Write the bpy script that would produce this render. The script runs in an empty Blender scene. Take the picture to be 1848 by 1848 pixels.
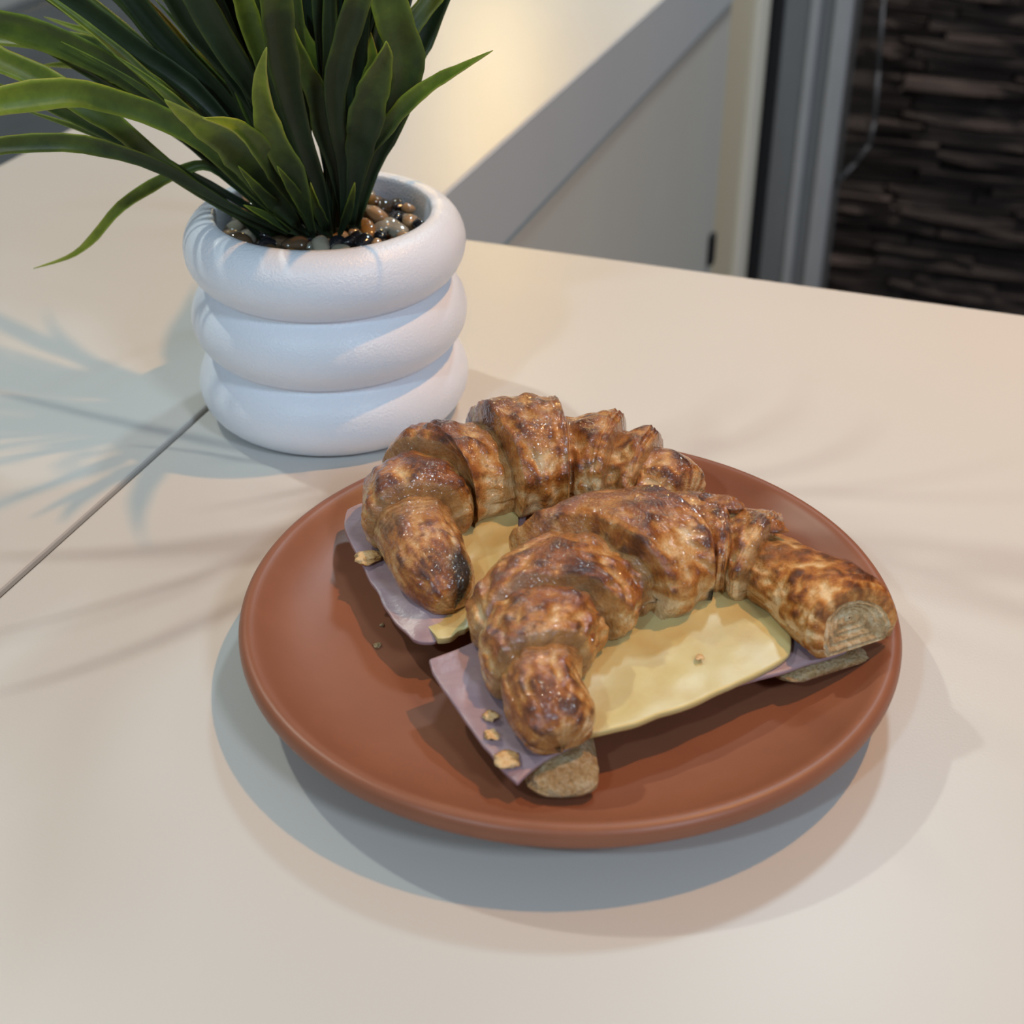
import bpy, bmesh, math, random
from mathutils import Vector, Matrix, noise
random.seed(7)
S = bpy.context.scene
C = S.collection
PI = math.pi

# ------------------------------------------------------------------ camera, world, lights, exposure
cam_data = bpy.data.cameras.new('camera')
cam = bpy.data.objects.new('camera', cam_data); C.objects.link(cam)
cam.location = (0, 0, .2995)
cam.rotation_euler = (PI/2 - .56772, 0, 0)
cam_data.sensor_width = 36; cam_data.lens = 36*2611.2/1848
cam_data.clip_start = .01; cam_data.clip_end = 60
cam_data.dof.use_dof = True; cam_data.dof.focus_distance = .50; cam_data.dof.aperture_fstop = 13
S.camera = cam
S.view_settings.view_transform = 'Standard'; S.view_settings.look = 'None'
S.view_settings.gamma = 1; S.view_settings.use_curve_mapping = False
S.view_settings.exposure = .30
S.cycles.use_denoising = True
S.cycles.max_bounces = 8

W = bpy.data.worlds.new('world'); S.world = W; W.use_nodes = True
bg = W.node_tree.nodes['Background']
bg.inputs[0].default_value = (1.0, .99, .97, 1); bg.inputs[1].default_value = .13

def lamp(name, loc, target, radius, power, color, spread=PI):
    d = bpy.data.lights.new(name, 'AREA'); d.shape = 'DISK'; d.size = radius*2
    d.energy = power; d.color = color; d.spread = spread
    o = bpy.data.objects.new(name, d); C.objects.link(o)
    o.location = loc
    o.rotation_euler = (Vector(target) - Vector(loc)).to_track_quat('-Z', 'Y').to_euler()
    return o
T = (.0, .42, .02)
lamp('ceiling_spot_warm', (.62, .65, 1.5), (.24, .62, 0), .020, 2.22, (1, .507, .174), 1.4)       # warm downlight right of the plate
lamp('ceiling_spot_cool', (.47, 1.53, 1.42), T, .07, 5.6, (.64, .88, 1))   # cool downlight behind the plate
lamp('ceiling_spot_front', (-.70, -.75, 1.20), T, .05, 5.2, (.57, .84, 1))    # cool downlight behind the camera's left
lamp('ceiling_spot_left', (-.95, 1.2, 1.45), T, .03, 7.0, (.95, 1, .89))
lamp('ceiling_spot_right', (.95, -.95, 1.40), (.0, .8, 0), .16, 11.4, (.675, .83, 1))    # cool downlight to the camera's right
lamp('door_fill_light', (.60, 1.70, 1.45), (.42, 2.06, -.2), .08, 3.4, (1, .92, .84), 1.6)   # added fill light, no real fitting; brightens the stone wall and door frame
lamp('pendant_far', (-.03, 2.3, .47), (-.02, 1.0, .0), .07, 1.03, (1, .71, .28))   # warm lamp at the far end of the counter

# ------------------------------------------------------------------ helpers
def tag(o, label=None, cat=None, group=None, kind=None):
    if label: o['label'] = label
    if cat: o['category'] = cat
    if group: o['group'] = group
    if kind: o['kind'] = kind
    return o

def link(name, me, mats=None, parent=None, loc=None, smooth=True):
    o = bpy.data.objects.new(name, me); C.objects.link(o)
    if mats:
        for m in (mats if isinstance(mats, (list, tuple)) else [mats]): me.materials.append(m)
    if smooth:
        for p in me.polygons: p.use_smooth = True
    if parent: o.parent = parent
    if loc is not None: o.location = loc
    return o

def mesh(name, verts, faces):
    me = bpy.data.meshes.new(name); me.from_pydata([tuple(v) for v in verts], [], faces); me.update()
    return me

def fix(me):
    bm = bmesh.new(); bm.from_mesh(me); bmesh.ops.recalc_face_normals(bm, faces=bm.faces); bm.to_mesh(me); bm.free()

def empty(name, loc, rz=0):
    o = bpy.data.objects.new(name, None); C.objects.link(o); o.location = loc; o.rotation_euler = (0, 0, rz)
    o.empty_display_size = .02
    return o

def box_bm(bm, x0, x1, y0, y1, z0, z1):
    r = bmesh.ops.create_cube(bm, size=1)
    for v in r['verts']:
        v.co = Vector(((x0+x1)/2 + v.co.x*(x1-x0), (y0+y1)/2 + v.co.y*(y1-y0), (z0+z1)/2 + v.co.z*(z1-z0)))

def box(name, x0, x1, y0, y1, z0, z1, mat, parent=None, bevel=0, loc=None, rz=None, seg=2):
    bm = bmesh.new(); box_bm(bm, x0, x1, y0, y1, z0, z1)
    if bevel: bmesh.ops.bevel(bm, geom=bm.edges[:], offset=bevel, segments=seg, affect='EDGES', profile=.5)
    me = bpy.data.meshes.new(name); bm.to_mesh(me); bm.free()
    o = link(name, me, mat, parent, loc, smooth=False)
    if rz is not None: o.rotation_euler = (0, 0, rz)
    return o

def lathe(name, prof, mat, parent=None, loc=None, n=128):
    vs, fs = [], []
    m = len(prof)
    for i in range(n):
        a = 2*PI*i/n
        for r, z in prof: vs.append((r*math.cos(a), r*math.sin(a), z))
    for i in range(n):
        j = (i+1) % n
        for k in range(m-1):
            fs.append((i*m+k, j*m+k, j*m+k+1, i*m+k+1))
    fs.append([i*m for i in range(n)][::-1]); fs.append([i*m+m-1 for i in range(n)])
    me = mesh(name, vs, fs); fix(me)
    return link(name, me, mat, parent, loc)

# ------------------------------------------------------------------ materials
def new_mat(name):
    m = bpy.data.materials.new(name); m.use_nodes = True
    nt = m.node_tree
    return m, nt, nt.nodes['Principled BSDF']

def mth(nt, op, a, b=None):
    n = nt.nodes.new('ShaderNodeMath'); n.operation = op
    for i, x in enumerate((a, b)):
        if x is None: continue
        if isinstance(x, (int, float)): n.inputs[i].default_value = x
        else: nt.links.new(x, n.inputs[i])
    return n.outputs[0]

def tex(nt, scale, detail=4, rough=.55, coord='Object', vec_scale=None, dist=0):
    tc = nt.nodes.new('ShaderNodeTexCoord')
    n = nt.nodes.new('ShaderNodeTexNoise'); n.inputs['Scale'].default_value = scale
    n.inputs['Detail'].default_value = detail; n.inputs['Roughness'].default_value = rough; n.inputs['Distortion'].default_value = dist
    if vec_scale:
        mp = nt.nodes.new('ShaderNodeMapping'); mp.inputs['Scale'].default_value = vec_scale
        nt.links.new(tc.outputs[coord], mp.inputs[0]); nt.links.new(mp.outputs[0], n.inputs['Vector'])
    else: nt.links.new(tc.outputs[coord], n.inputs['Vector'])
    return n.outputs['Fac']

def ramp(nt, fac, stops):
    n = nt.nodes.new('ShaderNodeValToRGB'); e = n.color_ramp.elements
    while len(e) < len(stops): e.new(.5)
    for el, (p, c) in zip(e, stops): el.position = p; el.color = (*c, 1)
    nt.links.new(fac, n.inputs[0]); return n.outputs[0]

def mix(nt, fac, a, b, mode='MIX'):
    n = nt.nodes.new('ShaderNodeMix'); n.data_type = 'RGBA'; n.blend_type = mode
    if isinstance(fac, (int, float)): n.inputs[0].default_value = fac
    else: nt.links.new(fac, n.inputs[0])
    for i, x in ((6, a), (7, b)):
        if isinstance(x, tuple): n.inputs[i].default_value = (*x, 1)
        else: nt.links.new(x, n.inputs[i])
    return n.outputs[2]

def bump(nt, b, h, strength, dist):
    n = nt.nodes.new('ShaderNodeBump'); n.inputs['Strength'].default_value = strength; n.inputs['Distance'].default_value = dist
    nt.links.new(h, n.inputs['Height']); nt.links.new(n.outputs[0], b.inputs['Normal']); return n

def plain(name, col, rough, var=.06, scale=40, spec=.5, metal=0, bmp=0, bscale=800, coord='Object', coat=0):
    m, nt, b = new_mat(name)
    f = tex(nt, scale, coord=coord)
    lo = tuple(c*(1-var) for c in col); hi = tuple(min(1, c*(1+var)) for c in col)
    nt.links.new(ramp(nt, f, [(.3, lo), (.7, hi)]), b.inputs['Base Color'])
    b.inputs['Roughness'].default_value = rough; b.inputs['Metallic'].default_value = metal
    b.inputs['Specular IOR Level'].default_value = spec; b.inputs['Coat Weight'].default_value = coat
    if bmp: bump(nt, b, tex(nt, bscale, 2, coord=coord), bmp, .0004)
    return m

M = {}
M['laminate'] = plain('matt_white_laminate', (.625, .60, .57), .38, .012, 9, .5, bmp=.10, bscale=1100)
M['laminate_edge'] = plain('laminate_edge', (.63, .69, .75), .5, .02, 9, .4)
M['panel'] = plain('cabinet_panel', (.70, .73, .715), .55, .02, 6)
M['cream'] = plain('cream_trim', (.78, .72, .55), .6, .02, 5)
M['cream_light'] = plain('cream_trim_light', (.93, .92, .83), .6, .02, 5)
M['joint'] = plain('dark_gap_shade', (.06, .052, .045), .7, .1)  # dark colour standing in for the shade down in the seam
M['black'] = plain('black_rubber', (.012, .013, .018), .5, .1)
M['alu'] = plain('anodised_aluminium', (.27, .28, .30), .45, .03, 30, .5, metal=.35)
M['alu_light'] = plain('light_aluminium', (.58, .59, .63), .38, .03, 30, .5, metal=.4)
M['floor'] = plain('dark_floor_tile', (.055, .06, .065), .5, .15, 6)
M['dark_glass'] = plain('dark_glossy_glass', (.045, .062, .075), .22, .35, 7, .6)
M['steel'] = plain('grey_steel_edge', (.30, .32, .35), .4, .05, 20, metal=.3)
M['mortar'] = plain('dark_mortar', (.012, .009, .008), .9)
M['edge'] = plain('polished_sheet_edge', (.13, .13, .14), .35)

# stone strips: colour varies with each strip
m, nt, b = new_mat('brown_ledgestone')
oi = nt.nodes.new('ShaderNodeObjectInfo')
f = mth(nt, 'ADD', mth(nt, 'MULTIPLY', tex(nt, 14, 6, .65, vec_scale=(.35, 1, 3)), .75), mth(nt, 'MULTIPLY', oi.outputs['Random'], .35))
nt.links.new(ramp(nt, f, [(.25, (.026, .018, .016)), (.5, (.072, .049, .042)), (.72, (.135, .092, .079)), (.9, (.20, .15, .125))]), b.inputs['Base Color'])
b.inputs['Roughness'].default_value = .8
bump(nt, b, tex(nt, 60, 6, .7), .8, .004)
M['stone'] = m

# terracotta plate
m, nt, b = new_mat('terracotta_glaze')
f = tex(nt, 30, 5, .6)
nt.links.new(ramp(nt, f, [(.3, (.258, .094, .050)), (.7, (.298, .112, .060))]), b.inputs['Base Color'])
b.inputs['Roughness'].default_value = .40; b.inputs['Specular IOR Level'].default_value = .42
bump(nt, b, tex(nt, 700, 3), .06, .0003)
M['plate'] = m

# pot: white, finely grained glaze
m, nt, b = new_mat('white_speckled_glaze')
b.inputs['Base Color'].default_value = (.80, .81, .86, 1)
f = tex(nt, 30, 4)
nt.links.new(ramp(nt, f, [(.3, (.86, .90, .995)), (.7, (.88, .915, 1.0))]), b.inputs['Base Color'])
b.inputs['Roughness'].default_value = .30
bump(nt, b, tex(nt, 1000, 2, .6), .6, .0005)
M['pot'] = m

# leaves: attribute 'leaf' = (position along, lightness, across)
m, nt, b = new_mat('plastic_grass_leaf')
at = nt.nodes.new('ShaderNodeAttribute'); at.attribute_name = 'leaf'
sp = nt.nodes.new('ShaderNodeSeparateColor'); nt.links.new(at.outputs['Color'], sp.inputs[0])
al, li, ac = sp.outputs[0], sp.outputs[1], sp.outputs[2]
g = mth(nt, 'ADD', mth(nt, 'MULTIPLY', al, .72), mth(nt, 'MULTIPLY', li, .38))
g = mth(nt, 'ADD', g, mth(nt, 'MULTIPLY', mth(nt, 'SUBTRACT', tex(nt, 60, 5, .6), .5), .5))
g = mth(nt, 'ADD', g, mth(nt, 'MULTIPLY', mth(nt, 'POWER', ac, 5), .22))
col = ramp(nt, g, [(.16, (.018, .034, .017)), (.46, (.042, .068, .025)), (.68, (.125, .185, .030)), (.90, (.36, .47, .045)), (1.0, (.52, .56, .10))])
st = tex(nt, 260, 3, .6)
col = mix(nt, mth(nt, 'MULTIPLY', st, .35), col, (.05, .09, .03), 'MULTIPLY')
nt.links.new(col, b.inputs['Base Color'])
b.inputs['Roughness'].default_value = .42; b.inputs['Specular IOR Level'].default_value = .4
b.inputs['Subsurface Weight'].default_value = 0
tr = nt.nodes.new('ShaderNodeBsdfTranslucent'); nt.links.new(col, tr.inputs[0])
ms = nt.nodes.new('ShaderNodeMixShader'); ms.inputs[0].default_value = .22
nt.links.new(b.outputs[0], ms.inputs[1]); nt.links.new(tr.outputs[0], ms.inputs[2])
nt.links.new(ms.outputs[0], nt.nodes['Material Output'].inputs[0])
bump(nt, b, st, .25, .0004)
M['leaf'] = m

def pebble_mat(name, c, var=.3):
    m = plain(name, c, .12, var, 160, .6, coat=.6)
    return m
PEB = [pebble_mat('pebble_black', (.012, .012, .016)), pebble_mat('pebble_tan', (.36, .22, .11)), pebble_mat('pebble_amber', (.26, .12, .03)),
       pebble_mat('pebble_grey', (.30, .27, .21)), pebble_mat('pebble_brown', (.09, .055, .03)), pebble_mat('pebble_pale', (.50, .40, .28))]

# pastry crust: attribute 'crust' = (bake, lamination, char)
def crust_mat(name, glaze):
    m, nt, b = new_mat(name)
    at = nt.nodes.new('ShaderNodeAttribute'); at.attribute_name = 'crust'
    sp = nt.nodes.new('ShaderNodeSeparateColor'); nt.links.new(at.outputs['Color'], sp.inputs[0])
    bake, lam, char = sp.outputs
    n0 = tex(nt, 62, 3, .55, dist=.5); n1 = tex(nt, 150, 6, .60, dist=.4); n2 = tex(nt, 420, 4, .6); n3 = tex(nt, 1300, 2, .6)
    half = lambda x, k: mth(nt, 'MULTIPLY', mth(nt, 'SUBTRACT', x, .5), k)
    tone = mth(nt, 'ADD', mth(nt, 'ADD', bake, half(n0, 1.3)), mth(nt, 'ADD', half(n2, .45), half(n3, .38)))
    col = ramp(nt, tone, [(.0, (.80, .56, .30)), (.20, (.62, .32, .105)), (.38, (.47, .175, .030)), (.58, (.30, .085, .013)), (.86, (.17, .042, .009))])
    burn = mth(nt, 'ADD', mth(nt, 'MULTIPLY', bake, .55), mth(nt, 'ADD', half(n1, 1.7), mth(nt, 'ADD', half(n2, .35), .36)))
    br = nt.nodes.new('ShaderNodeMapRange'); br.inputs[1].default_value = .62; br.inputs[2].default_value = .92; br.clamp = True
    nt.links.new(burn, br.inputs[0])
    col = mix(nt, mth(nt, 'MULTIPLY', br.outputs[0], .88), col, (.075, .020, .007))
    layer = mth(nt, 'SINE', mth(nt, 'ADD', mth(nt, 'MULTIPLY', lam, 46), mth(nt, 'MULTIPLY', n2, 9)))
    lamc = ramp(nt, mth(nt, 'ADD', mth(nt, 'MULTIPLY', layer, .13), tex(nt, 200, 4, .6)), [(.25, (.26, .115, .030)), (.75, (.56, .34, .14))])
    col = mix(nt, mth(nt, 'MULTIPLY', lam, .85), col, lamc)
    col = mix(nt, char, col, (.012, .006, .006))
    nt.links.new(col, b.inputs['Base Color'])
    b.inputs['Roughness'].default_value = .45; b.inputs['Specular IOR Level'].default_value = .3
    b.inputs['Coat Weight'].default_value = glaze; b.inputs['Coat IOR'].default_value = 1.7; b.inputs['Coat Roughness'].default_value = .055
    h = mth(nt, 'ADD', mth(nt, 'MULTIPLY', n1, 1.6), mth(nt, 'ADD', mth(nt, 'MULTIPLY', n2, .45), mth(nt, 'MULTIPLY', n3, .14)))
    bump(nt, b, h, 1.0, .0011)
    hc = mth(nt, 'ADD', mth(nt, 'MULTIPLY', n1, 1.0), mth(nt, 'ADD', mth(nt, 'MULTIPLY', tex(nt, 520, 1, .5), .75), mth(nt, 'MULTIPLY', tex(nt, 1250, 0, .5), .50)))
    bp = nt.nodes.new('ShaderNodeBump'); bp.inputs['Strength'].default_value = 1; bp.inputs['Distance'].default_value = .0008
    nt.links.new(hc, bp.inputs['Height']); nt.links.new(bp.outputs[0], b.inputs['Coat Normal'])
    return m
M['crust'] = crust_mat('glazed_pastry_crust', 1.0)
M['crust_dry'] = crust_mat('dry_pastry_crust', .12)

m, nt, b = new_mat('pastry_crumb')
n1 = tex(nt, 260, 6, .7); n2 = tex(nt, 900, 4, .7)
nt.links.new(ramp(nt, mth(nt, 'ADD', mth(nt, 'MULTIPLY', n1, .6), mth(nt, 'MULTIPLY', n2, .4)), [(.3, (.27, .14, .05)), (.48, (.60, .39, .18)), (.66, (.84, .70, .48))]), b.inputs['Base Color'])
b.inputs['Roughness'].default_value = .8
bump(nt, b, mth(nt, 'ADD', n1, n2), 1, .002)
M['crumb'] = m
m, nt, b = new_mat('flaky_cut_layers')
n1 = tex(nt, 330, 6, .7)
nt.links.new(ramp(nt, n1, [(.3, (.34, .18, .07)), (.5, (.68, .46, .23)), (.68, (.90, .76, .52))]), b.inputs['Base Color'])
b.inputs['Roughness'].default_value = .6
bump(nt, b, n1, 1, .0016)
M['layers'] = m

m, nt, b = new_mat('cooked_ham')
n1 = tex(nt, 45, 5, .6, vec_scale=(1, 2.5, 1)); n2 = tex(nt, 700, 3)
nt.links.new(ramp(nt, n1, [(.3, (.34, .225, .26)), (.55, (.40, .285, .315)), (.75, (.47, .35, .37))]), b.inputs['Base Color'])
b.inputs['Roughness'].default_value = .34; b.inputs['Subsurface Weight'].default_value = .15
b.inputs['Subsurface Radius'].default_value = (.004, .0015, .001); b.inputs['Subsurface Scale'].default_value = 1
bump(nt, b, mth(nt, 'ADD', n1, mth(nt, 'MULTIPLY', n2, .3)), .35, .0009)
M['ham'] = m

m, nt, b = new_mat('melted_yellow_cheese')
n1 = tex(nt, 55, 4, .55); n2 = tex(nt, 900, 2)
nt.links.new(ramp(nt, n1, [(.3, (.58, .42, .165)), (.5, (.63, .51, .225)), (.7, (.66, .56, .28))]), b.inputs['Base Color'])
b.inputs['Roughness'].default_value = .36; b.inputs['Subsurface Weight'].default_value = .2
b.inputs['Subsurface Radius'].default_value = (.004, .003, .001); b.inputs['Subsurface Scale'].default_value = 1
bump(nt, b, mth(nt, 'ADD', n1, mth(nt, 'MULTIPLY', n2, .1)), .14, .0016)
M['cheese'] = m

m, nt, b = new_mat('clear_acrylic')
b.inputs['Transmission Weight'].default_value = 1; b.inputs['Roughness'].default_value = .12; b.inputs['IOR'].default_value = 1.2
b.inputs['Base Color'].default_value = (.93, .95, .96, 1)
M['acrylic'] = m

# ------------------------------------------------------------------ measured geometry (millimetres, world axes)
FRONT_TOP = [(14.2,304,26.5,9,10),(9.7,319.6,26.5,12.5,17),(7.3,340.3,26.5,17,21),(10.6,362.3,26.5,23,24),(24.7,379.5,26.5,25.5,26),(42.9,388.8,26.5,25,26),(61.4,395.2,26.5,21,22),(75.7,392,26.5,17,19),(87.4,380.8,26.5,16.5,18.5),(98.3,365.8,26.5,16.5,18),(104.9,350.6,26.5,15,16.5)]
BACK_TOP = [(-18.3,369.6,26.5,8,9),(-26.5,387.3,26.5,13,17),(-33.3,412.6,26.5,17,23),(-28.2,432.4,26.5,20,26),(-13.1,440.6,26.5,22,28.5),(4.8,446.7,26.5,23.5,30.5),(23.3,448.2,26.5,21,27),(39.4,442.9,26.5,18,23.5),(51.5,436.9,26.5,15,19.5),(59.7,426.6,26.5,11,14)]
FRONT_BOTTOM = [(14.7,294.7,17.9,9,3.6),(13.7,311.9,12.7,11,8.8),(10.2,335.6,10.6,15,10.9),(13.4,360.2,10.1,21,11.4),(30.1,377.6,10,22,11.5),(60.2,387.5,10.5,20,11),(77.7,381.3,11.8,18,9.7),(90.6,362.5,15,17,6.5),(97.8,347.1,19.6,14,1.9)]
BACK_BOTTOM = [(-22.7,383.3,10.3,9,10),(-29.7,404.5,10.8,13,10.7),(-31.2,425.7,12.7,17,8.8),(-23,443.3,15.2,20,6.3),(5.3,453.7,15.3,22,6.2),(35.9,450.5,14.2,19,7.3),(55.7,442.2,13.6,15,7.9)]
HAM_FRONT = [(-27,342.6,28.5),(1.2,292.8,22.5),(105.3,353.5,23.8),(90.8,416.1,26)]
CHEESE_FRONT = [(-13,370.6,27.5),(19.6,306.1,25.5),(89.1,348.2,26.2),(83.2,404.5,28)]
HAM_BACK = [(-65.2,434.2,27),(-31.1,352.5,21.5),(0.2,377,25),(7.2,449.1,26)]
CHEESE_BACK = [(-43.8,406,27),(-23,355.2,24),(-0.7,375.7,26),(3.2,436.1,27)]
LEAVES = [([(-85.8,539.2,87.8),(-101,535.9,105.3),(-113,530.5,122.3),(-126.6,523.9,135.9),(-143.7,516.4,145.3),(-156.5,508,150.8),(-177.2,498.9,150.5),(-186,489.2,148.7)],10.3,1.1,1),([(-88.3,540.4,85.5),(-106.5,537.5,95.8),(-117.4,532.7,105.4),(-131.6,526.7,117.2),(-147.4,519.9,125.9),(-160.9,512.4,131.3),(-182.2,504.2,132.7),(-193.5,495.4,131.1)],6.8,0.6,1),([(-85.1,549.2,83.9),(-101,548.5,103),(-118,547.5,123.2),(-134.9,546.1,138.5),(-151.5,544.6,151),(-170,543,160.9),(-186.7,541.1,166.7),(-209,539.2,172.7)],11.8,0.8,1),([(-93.8,546.7,82.1),(-110.3,545.6,92.2),(-124,543.8,103.5),(-137,541.6,115.4),(-149.3,539.1,129.1),(-159.7,536.3,138.3),(-172.6,533.3,148.4),(-185.5,530.1,155.7),(-195,526.7,163.1)],9.4,0.95,1),([(-89.3,561.7,79.5),(-111.8,565,108.6),(-135.9,570.3,135.8),(-157.6,576.9,146.9),(-181.2,584.4,148.2),(-205.7,592.7,148),(-228.8,601.7,147)],8.5,0.95,1),([(-94.3,551.7,84.6),(-108.3,551.7,99.6),(-119.4,551.7,108.6),(-129.4,551.7,106.8),(-142.2,551.7,100.7),(-156.7,551.7,91.5),(-169.8,551.7,78),(-180,551.7,70.8),(-195.5,551.7,65.5)],4.7,0.9,0),([(-84.6,539.2,89.4),(-92.3,533.9,103.8),(-97.1,525.3,117.7),(-103.2,514.7,131.3),(-111.7,502.6,142.6),(-117.9,489.2,153.4)],13.2,0.55,0),([(-80.8,537.9,93.3),(-86.1,530.1,108.5),(-90.2,517.1,124.3),(-96.2,501.2,139.7),(-104.3,482.9,149.1)],8.6,0.45,0),([(-78.1,537.9,86.5),(-79.4,533.5,97.3),(-81,526.1,113.1),(-85.7,517.1,128.9),(-87.2,506.8,144.3),(-85.4,495.3,159.2),(-80.7,482.9,172.5)],10.1,0.65,0),([(-72.8,542.9,85.7),(-74.1,540.7,101.3),(-77.8,536.9,118),(-81.4,532.3,138.5),(-82.4,527,154.2),(-82.3,521.1,167.5),(-81.5,514.7,180.3),(-82.1,507.9,198)],11.7,0.3,1),([(-69.5,551.7,83.4),(-70.2,551.7,113),(-72.8,551.7,130.5),(-74.3,551.7,145.3),(-77.5,551.7,157.7),(-81,551.7,170.7)],9.6,0.7,0),([(-66.6,546.7,86.5),(-68.7,545.1,108.7),(-71.8,542.4,124.8),(-72.9,539.1,139.6),(-75.8,535.4,149.9),(-78.7,531.2,162.9),(-80.5,526.7,176.6)],8.6,0.25,0),([(-66.3,544.2,87.5),(-65.3,541.8,112),(-65.8,537.8,125.3),(-65.5,532.8,141.4),(-62.4,527.2,155.1),(-57.3,521,169.4),(-52.5,514.2,181.3)],9.3,0.2,1),([(-66.6,551.7,83.4),(-63.9,551.7,101.8),(-60.2,551.7,117.5),(-55.8,551.7,139),(-52.7,551.7,148.4),(-53.1,551.7,156.6),(-55.2,551.7,167.7)],5.3,0.8,0),([(-66.1,554.2,83.6),(-62.7,555.3,116.3),(-60.3,557,131),(-58,559.1,144.3),(-58.4,561.5,152),(-60.7,564.2,160.7)],5.4,0.5,0),([(-64.1,544.2,87.5),(-59.4,541,114.5),(-55.6,535.9,129.1),(-51.1,529.5,144.5),(-46.3,522.2,157.5),(-43.9,514.2,166.4)],13.2,0.2,0),([(-62.6,546.7,86.5),(-53.5,545.6,110.7),(-47.4,543.8,124.4),(-42.1,541.6,137.8),(-39.2,539.1,148.8),(-40.2,536.3,158.6),(-43,533.3,169.2),(-45.7,530.1,182.4),(-48.5,526.7,197.8)],14.4,0.65,1),([(-63.4,544.2,87.5),(-56.3,541.8,114.2),(-49,537.8,126.3),(-39.8,532.8,138.3),(-29.2,527.2,147.8),(-18,521,155.5),(-6.8,514.2,163.3)],6.2,0.7,0),([(-63.3,556.7,82.6),(-55.6,558.3,104),(-46.1,561,122.2),(-38.3,564.3,143.9),(-33.9,568,153.5),(-27.3,572.2,169),(-19.7,576.7,184.2)],8.6,0.05,1),([(-61.2,555.5,86.6),(-48.4,557,124.5),(-41,559.6,151.5),(-37.7,562.8,160),(-32.4,566.4,166.3),(-26.1,570.5,173.5)],8,0.8,1),([(-81.1,551.7,82.9),(-92.8,551.7,101.8),(-108.1,551.7,122.9),(-123.1,551.7,141.1),(-141.2,551.7,154.6),(-156.8,551.7,167.7),(-169.8,551.7,175.7),(-182.3,551.7,185.4)],9.2,0.1,1),([(-79.4,555.5,81.4),(-89,556.7,102.3),(-104.8,558.7,124),(-118.5,561.1,140.5),(-134.1,564,156.6),(-146.3,567.1,172.2),(-159.3,570.5,181.5)],9.3,0.3,1),([(-76.6,551.7,82.9),(-83.9,551.7,104.1),(-94.9,551.7,126.2),(-105.8,551.7,145.3),(-118.5,551.7,161.7),(-125,551.7,175.7),(-133.6,551.7,187.3)],8.8,0.05,1),([(-77.5,559.2,81.6),(-86.6,562.4,113.9),(-96.3,567.5,136.6),(-104.2,573.9,154.1),(-112.4,581.2,169),(-120.3,589.2,187.8)],9.4,0.1,1),([(-80.2,547.9,88.3),(-89.3,546.4,121.4),(-98.5,543.8,143.4),(-106.5,540.6,160.5),(-113.8,537,179),(-119.1,532.9,193)],11.5,0.35,1),([(-71.9,560.5,83.5),(-72.9,565.5,126.3),(-75.4,573.7,149.9),(-78.4,583.8,168.4),(-80.4,595.5,188.6)],12.1,0.1,1),([(-69.9,556.7,85),(-67,559.6,123.7),(-65.9,564.3,148.2),(-65.7,570.1,171.5),(-63.3,576.7,192.1)],11.9,0.05,1),([(-75.3,560.5,83.5),(-83.8,565.5,126.3),(-91.6,573.7,149.9),(-97.8,583.8,168.4),(-106.5,595.5,186.6)],9.4,0.05,1),([(-68.7,561.7,83),(-64.4,567.4,125.7),(-61.3,576.9,149.1),(-58.3,588.4,169.5),(-55.2,601.7,187.5)],9.9,0.1,1),([(-94.7,556.7,87.3),(-114.5,558.8,114.7),(-130.5,562.2,131.6),(-143.2,566.5,140.7),(-155,571.3,148.4),(-166.6,576.7,158.6)],3.9,1,0),([(-89.6,564.2,79.7),(-112.2,569.5,111.2),(-137.4,578.1,136.8),(-160.2,588.7,147.7),(-178.5,600.8,149.9),(-193.7,614.2,150.6)],3.5,0.75,0),([(-75.7,547.9,84.4),(-81.1,546.4,103.7),(-89,543.8,132.9),(-92,540.6,152.5),(-94.3,537,165.4),(-96.2,532.9,178.3)],7.8,0.8,1),([(-65.4,562.9,82.6),(-57.9,569.4,127.3),(-53.3,580,148.2),(-51.2,593,166.4),(-49.3,608,184.2)],11.1,0.1,1),([(-84.8,562.9,80.9),(-98.7,567.7,109.9),(-115.7,575.4,129.9),(-137.2,585,149.1),(-157,595.9,165.7),(-175.7,608,178)],9.4,0.05,1),([(-69.2,550.5,86.2),(-69,549.7,126.8),(-69.4,548.6,150.3),(-68.7,547.1,172.8),(-66.1,545.5,194.2)],10,0.2,1),([(-71,554.2,84.8),(-73.5,555.6,118.4),(-77.1,558,145.7),(-78.8,560.9,169.6),(-78.7,564.2,188.7)],10.7,0.1,1),([(-63.9,559.2,84),(-50.6,563.5,133.4),(-45.4,570.6,154.9),(-41.3,579.3,173.6),(-39.2,589.2,187.8)],10.9,0.1,1),([(-89.7,564.2,78),(-110.9,569.5,102.4),(-132.7,578.1,121.3),(-153.8,588.7,130.5),(-176.5,600.8,133.9),(-199.1,614.2,130.6)],6.4,0.5,0),([(-80.2,544.2,82.8),(-89.4,537.8,94.5),(-95.2,527.2,107.3),(-100.1,514.2,121.6)],4.7,0,0),([(-77.4,546.7,80.2),(-86.3,542.4,85.9),(-94.5,535.4,93.9),(-102,526.7,102.1)],4.3,0.1,0),([(-71.8,546.7,80.7),(-74.1,542.4,88.2),(-75.8,535.4,98.8),(-76,526.7,110.8)],4.2,0.15,0),([(-69.6,546.7,80.7),(-66,542.4,89.3),(-62.5,535.4,99.9),(-59.3,526.7,110.8)],3.7,0,0),([(-73.7,544.2,81.7),(-78.7,537.8,93.4),(-82.7,527.2,107.3),(-85.9,514.2,121.6)],5.2,0,0)]
FLAKES = [(-1.4,303.3,24.5),(-6.4,319.4,26.2),(-5.7,312,25.6),(-48.3,400.6,26.2),(56.7,344.9,27.5)]
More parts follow.
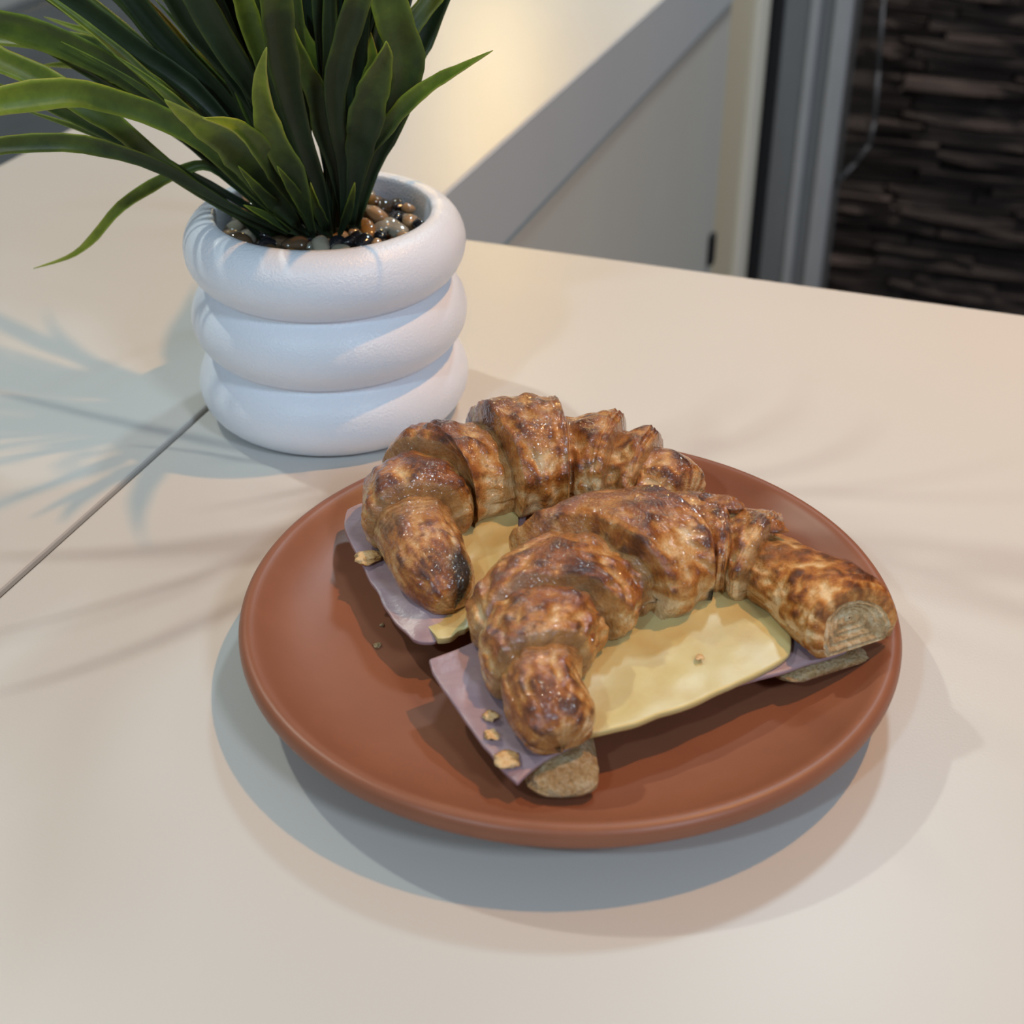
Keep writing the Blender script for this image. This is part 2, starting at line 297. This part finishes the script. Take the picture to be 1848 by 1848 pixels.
CRUMBS = [(-52.2,346,11.5),(-50.6,343.9,11.5),(-22.2,310,11.8),(-43.8,371.9,11),(-42.9,383.2,10.8),(86,321.5,12.5),(63.9,298.3,15.8),(77.1,313.9,13),(-38.9,331.2,11.8),(49.7,296.5,15.5),(79.9,335.7,10.5)]
FLAPS = [(68.7,400.5,47.5),(83.5,390.3,45.5)]

# ------------------------------------------------------------------ room and counter (local frame of the counter: x across, y along)
O = (-.131475, .55067, 0); RZ = -math.atan2(.3345, .9424)
FL = -.92
floor = box('floor', -3.2, 3, -2, 3.2, FL-.05, FL, M['floor'], loc=O, rz=RZ); tag(floor, kind='structure')

t = empty('side_countertop', O, RZ)
tag(t, 'white side countertop running back from the seam beside the potted plant', 'countertop')
box('slab', -.28, -.0034, -1.2, 1.122, -.07, 0, M['laminate'], t, .0012)
box('seam_gap_shade', -.0034, -.0007, -1.2, .2200, -.069, -.0030, M['joint'], t)  # dark strip added in the open seam to paint its inner shade
box('edge_band', -.0034, -.0026, .232, 1.122, -.0695, -.0012, M['laminate_edge'], t)
t = empty('countertop', O, RZ)
tag(t, 'white front countertop carrying the terracotta plate of croissants', 'countertop')
box('slab', -.0006, .80, -1.2, .2205, -.07, 0, M['laminate'], t, .0012)
t = empty('base_cabinet', O, RZ)
tag(t, 'grey cabinet panel with a black latch under the side countertop', 'cabinet')
box('carcass', -.25, -.020, -1.1, 1.122, FL, -.0705, M['panel'], t)
dp = box('door_panel', -.020, -.006, .24, 1.116, FL+.06, -.0712, M['panel'], t, .001)
box('latch', -.006, .001, 1.086, 1.101, -.366, -.328, M['black'], dp, .002)
box('carcass', -.0195, .76, -1.1, .16, FL, -.0705, M['panel'], t, .002)

tr1 = box('trim_1', -.12, -.010, 1.124, 1.275, FL, 1.6, M['cream'], loc=O, rz=RZ, bevel=.004); tag(tr1, kind='structure')
tr2 = box('trim_2', -.12, -.002, 1.277, 1.344, FL, 1.6, M['cream_light'], loc=O, rz=RZ, bevel=.006, seg=4); tag(tr2, kind='structure')

d1 = empty('door_1', (0, 0, 0)); d1.location = O; d1.rotation_euler = (0, 0, RZ); tag(d1, kind='structure')
box('gasket', -.10, .0125, 1.350, 1.39, FL, 1.6, M['black'], d1)
fr = box('frame', .0125, .096, 1.352, 1.43, FL, 1.6, M['alu'], d1, .002)
box('frame_bead', .045, .058, 1.345, 1.3525, FL, 1.6, M['alu_light'], fr, .003, seg=3)
box('frame_lip', .074, .0965, 1.343, 1.3525, FL, 1.6, M['alu_light'], fr, .004, seg=3)
# clear sheet with a clipped lower corner, and its polished edge
pts = [(.094, .6), (.128, .6), (.128, -.112), (.1335, -.200), (.137, -.262), (.1345, -.292), (.120, -.318), (.094, -.355)]
vs = [(x, 1.362, z) for x, z in pts] + [(x, 1.366, z) for x, z in pts]; n = len(pts)
fs = [tuple(range(n)), tuple(range(2*n-1, n-1, -1))] + [(i, i+n, (i+1) % n + n, (i+1) % n) for i in range(n)]
me = mesh('clear_sheet', vs, fs); fix(me); cs = link('clear_sheet', me, M['acrylic'], d1, smooth=False)
bm = bmesh.new()
for i in range(1, n-1):
    a, c = Vector((pts[i][0], 1.364, pts[i][1])), Vector((pts[i+1][0], 1.364, pts[i+1][1]))
    q = (c-a).to_track_quat('Z', 'Y').to_matrix().to_4x4()
    bmesh.ops.create_cone(bm, cap_ends=True, segments=10, radius1=.0022, radius2=.0022, depth=(c-a).length*1.03, matrix=Matrix.Translation((a+c)/2) @ q)
me = bpy.data.meshes.new('sheet_edge'); bm.to_mesh(me); bm.free(); link('sheet_edge', me, M['edge'], cs)

# ledgestone wall
wall = box('wall_back', -.6, 2.2, 1.80, 1.92, FL, 1.6, M['mortar'], loc=O, rz=RZ); tag(wall, kind='structure')
protos = []
for k in range(8):
    bm = bmesh.new(); box_bm(bm, -.5, .5, -.5, .5, -.5, .5)
    bmesh.ops.subdivide_edges(bm, edges=[e for e in bm.edges if abs(e.verts[0].co.x-e.verts[1].co.x) > .5], cuts=3, use_grid_fill=True)
    rr = random.Random(k)
    for v in bm.verts:
        if v.co.y < 0: v.co.y += rr.uniform(-.16, .22)
        v.co.z *= 1 - rr.uniform(0, .22); v.co.x *= 1 - rr.uniform(0, .02)
    me = bpy.data.meshes.new('stone'); bm.to_mesh(me); bm.free(); me.materials.append(M['stone']); protos.append(me)
rs = random.Random(3); z = -.86; cnt = 0
while z < .10:
    h = rs.uniform(.010, .019); x = -.06 + rs.uniform(-.09, 0)
    while x < .60:
        w = rs.uniform(.10, .32); dp = rs.uniform(.02, .05)
        o = bpy.data.objects.new('stone', rs.choice(protos)); C.objects.link(o); o.parent = wall
        o.location = (x+w/2, 1.80 - dp/2 + .006, z+h/2); o.scale = (w-.003, dp, h-.0015); cnt += 1
        x += w
    z += h
# the courses beyond the sight line of the doorway, joined
vs, fs = [], []; z = -.86
while z < .30:
    h = rs.uniform(.010, .019); x = .72 + rs.uniform(-.10, 0)
    while x < 1.7:
        w = rs.uniform(.10, .32); dp = rs.uniform(.02, .05); pm_ = rs.choice(protos); b_ = len(vs)
        for v in pm_.vertices: vs.append((x+w/2 + v.co.x*(w-.003), 1.80 - dp/2 + .006 + v.co.y*dp, z+h/2 + v.co.z*(h-.0015)))
        for p in pm_.polygons: fs.append([b_+k for k in p.vertices])
        x += w
    z += h
st_ = link('stone_courses', mesh('stone_courses', vs, fs), M['stone'], wall, smooth=False); st_['kind'] = 'stuff'

# dark glossy case beyond the left edge
t = empty('display_case', O, RZ)
tag(t, 'dark blue-grey glossy case beyond the left edge of the side countertop', 'display case')
box('case_body', -.76, -.300, -.6, 1.76, FL, -.080, M['floor'], t, .003)
box('glass_top', -.672, -.304, -.6, 1.76, -.080, -.060, M['dark_glass'], t, .002)
box('steel_edge', -.76, -.674, -.6, 1.76, -.080, -.052, M['steel'], t, .004)

# ------------------------------------------------------------------ plate
PX, PYC = .0183, .3812
R = .1063
prof = [(.0005, .0022), (.050, .0022), (.053, .0), (.060, .0), (.063, .0022), (.074, .0052), (.086, .0098), (.096, .0146), (.1018, .0156), (.1046, .0164),
        (.1061, .0184), (.1063, .0210), (.1052, .0234), (.1028, .0241), (.1004, .0228), (.0975, .0205), (.093, .0177), (.087, .0150), (.078, .0124), (.066, .0106), (.050, .0098), (.025, .0095), (.0005, .0095)]
pl = lathe('dinner_plate', prof, M['plate'], None, (PX, PYC, 0), 160)
md = pl.modifiers.new('sub', 'SUBSURF'); md.levels = 1; md.render_levels = 1
tag(pl, 'round terracotta brown plate with a rolled rim under the two croissants', 'plate')

# ------------------------------------------------------------------ potted plant
pot = empty('potted_plant', (-.0764, .5597, 0))
tag(pot, 'artificial grass plant with pebbles in a white ribbed pot', 'potted plant')
hr, Ro = .0299, .0575
pr = [(.0005, .0), (.038, .0), (.0455, .0012)]
for i in range(3):
    zc = hr*(i+.5)
    a0, a1 = (-62 if i else -72), (62 if i < 2 else 96)
    for k in range(17):
        u_ = math.radians(a0 + (a1-a0)*k/16)
        mr = .0168 if (i < 2 or u_ < 0) else .0118
        pr.append((Ro-mr + mr*math.cos(u_), zc + hr*(.545 if (i < 2 or u_ < 0) else .46)*math.sin(u_)))
pr += [(.0437, .0876), (.0434, .0862), (.0434, .0820), (.0434, .070), (.0434, .064), (.0005, .064)]
lathe('pot', pr, M['pot'], pot, None, 128)

# pebbles
pm = []
for mt in PEB:
    for k in range(2):
        bm = bmesh.new(); bmesh.ops.create_icosphere(bm, subdivisions=3, radius=1)
        sd = random.uniform(0, 50)
        for v in bm.verts: v.co *= 1 + .22*noise.noise(v.co*1.1 + Vector((sd, 0, 0)))
        me = bpy.data.meshes.new('pebble'); bm.to_mesh(me); bm.free()
        for p in me.polygons: p.use_smooth = True
        me.materials.append(mt); pm.append(me)
rp = random.Random(11); placed = []
for layer, zz in ((0, .0725), (1, .0800)):
    tries = 0
    while tries < 2600 and len(placed) < 230:
        tries += 1
        a = rp.uniform(0, 2*PI); rad = .0395*math.sqrt(rp.random())
        s = rp.uniform(.0029, .0046)
        x, y = rad*math.cos(a), rad*math.sin(a)
        if all((x-q[0])**2+(y-q[1])**2 > ((s+q[2])*.83)**2 for q in placed if q[3] == layer):
            placed.append((x, y, s, layer, zz))
for x, y, s, layer, zz in placed:
    k = rp.choices(range(6), (26, 20, 8, 20, 20, 8))[0]
    o = bpy.data.objects.new('pebble', pm[k*2 + rp.randint(0, 1)]); C.objects.link(o); o.parent = pot
    o.location = (x, y, zz + rp.uniform(-.0012, .0016))
    o.scale = (s*1.25, s*.92, s*.72); o.rotation_euler = (rp.uniform(-.5, .5), rp.uniform(-.5, .5), rp.uniform(0, 6.28))

def cr(P, t):
    n = len(P); i = min(int(t), n-2); f = t-i
    p0, p1, p2, p3 = P[max(i-1, 0)], P[i], P[i+1], P[min(i+2, n-1)]
    return [.5*((2*b) + (-a+c)*f + (2*a-5*b+4*c-d)*f*f + (-a+3*b-3*c+d)*f**3) for a, b, c, d in zip(p0, p1, p2, p3)]

def leaf(pts, width, light, seed, twist=0.):
    rl = random.Random(seed)
    P = [Vector(p)/1000 - pot.location for p in pts]
    ns = 26; vs, fs, cols = [], [], []
    C0 = Vector((0, 0, .2995)) - pot.location
    ph = rl.uniform(0, 6.28); tilt = rl.uniform(-.35, .35) if twist == 0 else twist
    for i in range(ns+1):
        a = i/ns; t = a*(len(P)-1)
        c = Vector(cr(P, t)); tg = (Vector(cr(P, min(t+.05, len(P)-1))) - Vector(cr(P, max(t-.05, 0)))).normalized()
        outv = Vector((c.x, c.y - .25, .12))
        nrm = (outv.normalized()*.8 + (C0-c).normalized()*.9)
        nrm = (nrm - tg*nrm.dot(tg)).normalized()
        sd = tg.cross(nrm).normalized()
        ang = tilt*(.4+.9*a) + .25*math.sin(a*4+ph)
        sd, nrm = sd*math.cos(ang)+nrm*math.sin(ang), nrm*math.cos(ang)-sd*math.sin(ang)
        prof_w = (.28 + .72*math.sin(min(1, a/.48)*PI/2)**1.4) if a < .48 else max(.010, 1-((a-.48)/.52)**1.7)
        w = width/1000/2*prof_w*(1+.05*math.sin(a*31+ph)+.04*math.sin(a*53))
        for k in range(7):
            x = (k-3)/3
            v = c + sd*w*x + nrm*(w*.34*(abs(x)**1.5) + .04*w*math.sin(a*23+x*2+ph))
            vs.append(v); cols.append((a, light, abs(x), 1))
    for i in range(ns):
        for k in range(6):
            q = i*7+k; fs.append((q, q+1, q+8, q+7))
    me = mesh('leaf', vs, fs)
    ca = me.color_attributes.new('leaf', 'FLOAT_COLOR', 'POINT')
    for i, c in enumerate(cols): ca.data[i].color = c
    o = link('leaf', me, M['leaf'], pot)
    so = o.modifiers.new('thick', 'SOLIDIFY'); so.thickness = .0005; so.offset = 0
    return o

def stretch(pts, rl):                       # carry blades that leave the frame on to their drooping tips
    a, b_ = Vector(pts[-2]), Vector(pts[-1]); d = (b_-a).normalized(); out = list(pts); step = rl.uniform(16, 26)
    for k in range(4):
        d = (d + Vector((d.x*.10, d.y*.10, -.10*(k+1)*.5))).normalized(); b_ = b_ + d*step; out.append(tuple(b_))
    return out
rl = random.Random(5)
for i, (pts, w, li, off) in enumerate(LEAVES):
    if off: pts = stretch(pts, rl)
    leaf(pts, w, li, i)
# further slim blades packed into the clump
for i in range(30):
    q0 = rl.random(); x1 = -76 - 130*(1-q0)**1.2 + 55*q0 + rl.uniform(-12, 12); dy = rl.uniform(-22, 34); h = rl.uniform(105, 175) - 60*(1-q0)**2
    b0 = Vector((-76 + (x1+76)*.12 + rl.uniform(-7, 7), 553 + dy*.35, 74)); pts = []
    for k in range(7):
        q = k/6
        pts.append((b0.x + (x1-b0.x)*q**1.25, b0.y + dy*q**1.3, b0.z + h*(1.25*q - .25*q**2.2)))
    leaf(pts, rl.uniform(3.2, 6.2), rl.choice((0, .05, .1, .2, .45, .7)), 300+i)
# blades on the far side and crown of the clump, mostly above the frame
for i in range(30):
    a = math.radians(rl.uniform(105, 235)); b0 = Vector((-80 + 10*math.cos(a), 562 + 8*math.sin(a), 72))
    ln = rl.uniform(200, 330); lean = rl.uniform(.12, .55); pts = []
    for k in range(6):
        q = k/5
        pts.append((b0.x + math.cos(a)*ln*lean*q**1.5, b0.y + math.sin(a)*(.5 if a > PI else 1)*ln*lean*q**1.5, b0.z + ln*(q - .22*lean*q*q)))
    leaf(pts, rl.uniform(8, 11), rl.uniform(0, .4), 100+i)

for i in range(8):                          # tall blades leaning over to the right, above the frame
    j = lambda s: rl.uniform(-s, s)
    pts = [(-68+j(5), 556+j(6), 74), (-62+j(4), 558+j(8), 140), (-46+j(6), 561+j(14), 205), (-22+j(12), 563+j(20), 270), (4+j(18), 562+j(26), 325+j(12)), (28+j(20), 556+j(30), 362+j(22))]
    leaf(pts, rl.uniform(8, 12), rl.uniform(0, .4), 500+i)

# ------------------------------------------------------------------ croissant sandwiches
def ringpt(th, pw=.86):
    c, s = math.cos(th), math.sin(th)
    k = math.sin(math.radians(32))
    return (math.copysign(abs(c)**pw, c), (s + k)/(1+k))

def fold(parent, SP, t0, t1, skew, lip, seed, mat, name='pastry_fold', hs=1., ws=1., char=None, lump=1., na=56, nth=90, open_end=False, tip=0, tl=.18, lamk=1.):
    """one rolled layer: lip=+1 the proud edge is at t1, -1 at t0, 0 both."""
    vs, cols, fs = [], [], []
    SPm = [tuple(c/1000 for c in p) for p in SP]; T1 = len(SPm)-1
    th0, th1 = math.radians(-32), math.radians(212)
    sv = Vector((seed*7.31, seed*3.17, seed*1.73)); cen = None
    for i in range(na+1):
        a = i/na
        b = a if lip > 0 else (1-a if lip < 0 else abs(a-.5)*2)
        if lip == 0: rf = 1.0 + .05*b
        else:
            q_ = min(1, max(0, (b-.12)/.70)); rf = .80 + .265*q_*q_*(3-2*q_)
        er = .10                                              # rounding of the proud edge
        if b > .78: rf += .014*math.sin(b*85 + seed)
        if b > 1-er: rf -= .25*(1-math.sqrt(max(0, 1-((b-1+er)/er)**2)))
        if lip and b < .10: rf -= .25*(1-b/.10)**2
        if tip:
            bt = a if tip < 0 else 1-a
            if bt < tl: rf *= math.sqrt(max(.0004, 1-(1-bt/tl)**2))**.7
        for j in range(nth+1):
            th = th0 + (th1-th0)*j/nth
            t = t0 + (t1-t0)*a + skew*math.cos(th)*.5
            if open_end: t -= .42*max(0, math.sin(th))*a**4
            tt = min(max(t, 0), T1)
            x, y, zb, w, h = cr(SPm, tt)
            e = .04
            p1, p2 = cr(SPm, min(tt+e, T1)), cr(SPm, max(tt-e, 0))
            tg = Vector((p1[0]-p2[0], p1[1]-p2[1], 0)).normalized(); sd = Vector((tg.y, -tg.x, 0))
            cx, cz = ringpt(th)
            # wrinkles run along the spine: several lobes round the roll, few along it
            q = Vector((a*1.5*abs(t1-t0), th*1.9, 0)) + sv
            n1 = noise.noise(q*1.25); n2 = noise.noise(q*2.9 + Vector((9, 3, 1))); n3 = noise.noise(Vector((a*7, th*5.5, 4)) + sv)
            dsp = lump*(.060*n1 + .036*n2 + .012*n3)
            hem = 1 + .16*noise.noise(Vector((a*3, seed, th > 1.5)))
            k = rf + dsp
            pos = Vector((x, y, zb)) + sd*(w*ws*cx*k*hem) + Vector((0, 0, h*hs*max(cz, 0)*(k if cz > .25 else 1)))
            if tt != t: pos += tg*(t-tt)*.010
            vs.append(pos)
            bake = .18 + .70*(.5*n1+.55*n2) + .26*max(0, math.sin(th)) + .12*(b if b < .9 else .5)
            lam = min(1, max(0, 1 - (b-.20)/.24)) if lip else 0
            if b > .955 and lip: lam = .7
            lam *= lamk
            if cz < .10: lam = max(lam, .5)
            ch = 0
            if char:
                for (ca, cth, cr_) in char:
                    ch = max(ch, 1 - math.hypot((a-ca)*1.4, (th-cth)*.55)/cr_)
            cols.append((bake, lam, min(1, max(0, ch*1.8)), 1))
    m_ = nth+1
    for i in range(na):
        for j in range(nth): q = i*m_+j; fs.append((q, q+1, q+m_+1, q+m_))
        fs.append((i*m_+nth, i*m_, (i+1)*m_, (i+1)*m_+nth))
    for i, (fl) in ((0, 1), (na, 0)):
        if open_end and i == (na if open_end > 0 else 0): continue
        c = sum((vs[i*m_+j] for j in range(m_)), Vector())/m_; vs.append(c); cols.append((.3, .9, 0, 1)); ci = len(vs)-1
        for j in range(m_):
            jn = (j+1) % m_
            fs.append((ci, i*m_+j, i*m_+jn) if fl else (ci, i*m_+jn, i*m_+j))
    me = mesh(name, [v - parent.location for v in vs], fs); fix(me)
    ca = me.color_attributes.new('crust', 'FLOAT_COLOR', 'POINT')
    for i, c in enumerate(cols): ca.data[i].color = c
    o = link(name, me, mat, parent)
    return o, [vs[na*m_+j] for j in range(m_)]

def sheet(parent, name, quad, thick, mat, seed, wav, sq, n=44, curl=None, bow=0):
    A, B, Cc, Dd = [Vector(q)/1000 for q in quad]; vs, fs = [], []
    for i in range(n+1):
        for j in range(n+1):
            u_, v_ = i/n*2-1, j/n*2-1
            u2 = u_*math.sqrt(1 - sq*v_**4/2); v2 = v_*math.sqrt(1 - sq*u_**4/2)
            s, t = (u2+1)/2, (v2+1)/2
            p = A*(1-s)*(1-t) + B*s*(1-t) + Cc*s*t + Dd*(1-s)*t
            p = p + Vector((0, 0, wav*(noise.noise(Vector((s*3.1, t*3.1, seed))) + .5*noise.noise(Vector((s*8, t*8, seed+5))))))
            ed = max(abs(u_), abs(v_))
            if ed > .9:
                p += Vector((noise.noise(Vector((s*9, t*9, seed+2))), noise.noise(Vector((s*9, t*9, seed+3))), 0))*.0008
            if bow: p += (A-B).normalized()*(bow*s*math.sin(PI*max(0, t)**.6))
            if curl: p.z += curl(s, t)
            vs.append(p - parent.location)
    for i in range(n):
        for j in range(n): q = i*(n+1)+j; fs.append((q, q+1, q+n+2, q+n+1))
    me = mesh(name, vs, fs); fix(me)
    if me.polygons[0].normal.z < 0: me.flip_normals()
    o = link(name, me, mat, parent)
    so = o.modifiers.new('thick', 'SOLIDIFY'); so.thickness = thick; so.offset = -1; so.use_even_offset = True
    bv = o.modifiers.new('round', 'BEVEL'); bv.width = thick*.32; bv.segments = 2; bv.limit_method = 'ANGLE'; bv.angle_limit = 1.0
    return o

# --- front sandwich
fs_ = empty('croissant_sandwich', (.05, .365, .0095))
tag(fs_, 'front croissant sandwich with a broad cheese slice showing, nearest the plate rim', 'croissant')
FT = FRONT_TOP
fold(fs_, FRONT_BOTTOM, 0.0, 8, 0, 0, 31, M['crumb'], 'bottom_half', tip=-1, tl=.07, lump=1.5, na=110, nth=60)
sheet(fs_, 'ham_slice', HAM_FRONT, .0017, M['ham'], 1.2, .0011, .10, bow=.0075)
sheet(fs_, 'cheese_slice', CHEESE_FRONT, .0022, M['cheese'], 4.7, .0008, .42)
fold(fs_, FT, 0.0, 2.15, .10, -1, 1, M['crust'], tip=-1)
fold(fs_, FT, 1.55, 3.25, .35, -1, 2, M['crust'], lump=1.5)
fold(fs_, FT, 2.65, 4.65, .85, -1, 3, M['crust'], lump=1.6, hs=.96)
fold(fs_, FT, 4.15, 5.75, 1.15, 0, 4, M['crust'], hs=1.04, ws=1.06, char=[(.70, -.30, .20)])
fold(fs_, FT, 5.25, 6.65, .95, 1, 5, M['crust'], lump=.6)
fold(fs_, FT, 6.2, 7.55, .45, 1, 6, M['crust'], hs=1.06, lump=1.2)
arm, endring = fold(fs_, FT, 7.15, 10, .12, 1, 7, M['crust_dry'], lump=.8, na=80, open_end=1, lamk=.35)
# spiral layers at the open right tip
vs, fcs = [], []
c0 = sum(endring, Vector())/len(endring); sp = [Vector(p)/1000 for p in (FT[-2][:3], FT[-1][:3])]; dr = (sp[1]-sp[0]).normalized()
nr = 18; m_ = len(endring)
for k in range(nr+1):
    q = k/nr
    off = -.0030*min(1, q*1.6) + (.0005 if (k//2) % 2 else -.0003)*(k > 0)
    for p in endring: vs.append(c0 + (p-c0)*(1-q*.97) + dr*off - fs_.location)
for k in range(nr):
    for j in range(m_):
        jn = (j+1) % m_; fcs.append((k*m_+j, k*m_+jn, (k+1)*m_+jn, (k+1)*m_+j))
me = mesh('cut_end', vs, fcs); fix(me); link('cut_end', me, M['layers'], arm)

for p, s, sd_ in zip(FLAPS, ((.0085, .0032, .0020), (.0050, .0028, .0014)), (3, 8)):
    bm = bmesh.new(); bmesh.ops.create_icosphere(bm, subdivisions=4, radius=1)
    for v in bm.verts:
        k = 1 + .35*noise.noise(v.co*1.6 + Vector((sd_, 0, 0)))
        v.co = Vector((v.co.x*s[0]*k, v.co.y*s[1]*k, v.co.z*s[2]*k - .12*v.co.x**2*s[0]))
    me = bpy.data.meshes.new('loose_flake'); bm.to_mesh(me); bm.free()
    ca = me.color_attributes.new('crust', 'FLOAT_COLOR', 'POINT')
    for i in range(len(me.vertices)): ca.data[i].color = (.58, 0, 0, 1)
    o = link('loose_flake', me, M['crust'], fs_, Vector(p)/1000 - fs_.location); o.rotation_euler = (.25, .12, -.12)

# --- back sandwich
bs_ = empty('croissant_sandwich', (.03, .42, .0095))
tag(bs_, 'back croissant sandwich with a charred left tip, standing nearest the pot', 'croissant')
BT = BACK_TOP
fold(bs_, BACK_BOTTOM, 0.0, 6, 0, 0, 32, M['crumb'], 'bottom_half', lump=1.5, na=90, nth=60)
sheet(bs_, 'ham_slice', HAM_BACK, .0017, M['ham'], 8.2, .0010, .52, curl=lambda s, t: .0045*math.sin(max(0, min(1, (s-.55)/.45))*PI)*math.exp(-((t-.28)/.16)**2))
sheet(bs_, 'cheese_slice', CHEESE_BACK, .0022, M['cheese'], 2.9, .0009, .3)
fold(bs_, BT, 0.0, 2.35, .10, -1, 11, M['crust'], tip=-1, char=[(.12, 1.0, .40)], lump=.8)
fold(bs_, BT, 1.85, 3.45, .20, -1, 12, M['crust'])
fold(bs_, BT, 2.95, 4.75, .25, -1, 13, M['crust'], lump=1.15)
fold(bs_, BT, 4.35, 5.75, .25, 0, 14, M['crust'], hs=1.03)
fold(bs_, BT, 5.35, 6.85, .20, 1, 15, M['crust'], lump=1.1)
fold(bs_, BT, 6.45, 7.75, .15, 1, 16, M['crust'], lump=1.1)
fold(bs_, BT, 7.15, 9.0, .10, 1, 17, M['crust'], tip=1, lamk=.6)

# --- loose flakes and crumbs
def chip(name, loc, size, seed, mat, flat=.35):
    bm = bmesh.new(); bmesh.ops.create_icosphere(bm, subdivisions=3, radius=1)
    for v in bm.verts:
        k = 1 + .55*noise.noise(v.co*1.4 + Vector((seed*3.3, 0, 0))) + .25*noise.noise(v.co*4 + Vector((0, seed, 0)))
        v.co = Vector((v.co.x*k, v.co.y*k, v.co.z*flat*k))*size
    me = bpy.data.meshes.new(name); bm.to_mesh(me); bm.free()
    ca = me.color_attributes.new('crust', 'FLOAT_COLOR', 'POINT')
    for i in range(len(me.vertices)): ca.data[i].color = (.12, 0, 0, 1)
    o = link(name, me, mat, None, Vector(loc)/1000); o.rotation_euler = (0, 0, seed*1.7)
    return o
FLBL = ['largest golden pastry flake on the front ham slice', 'uppermost small pastry flake on the front ham slice',
        'small pastry flake just above the largest one on the front ham', 'brown pastry flake on the back ham slice', 'tiny pastry flake on the front cheese slice']
for i, (p, s) in enumerate(zip(FLAKES, (.0036, .0022, .0021, .0042, .0013))):
    tag(chip('pastry_flake', p, s, i+1, M['crust_dry'], .25), FLBL[i], 'crumb', 'pastry flakes on the fillings')
CLBL = {0: 'largest loose crumb on the bare left part of the plate', 1: 'small crumb right beside the largest loose crumb on the plate',
        2: 'small pale crumb on the plate left of the front ham corner', 3: 'crumb on the plate beside the lower edge of the back ham',
        4: 'crumb in the dark shadow left of the back ham slice', 8: 'tiny crumb between the largest loose crumb and the front ham'}
for i, p in enumerate(CRUMBS):
    o = chip('crumb', p, (.0011, .0006, .0007, .0012, .0007, .0005, .0006, .0005, .0004, .0004, .0005)[i], i+21, M['crumb'], .7)
    tag(o, CLBL.get(i, 'tiny crumb speck on the plate in front of the cheese slice'), 'crumb', 'crumbs left of the croissants' if i in CLBL else 'crumb specks in front of the cheese')
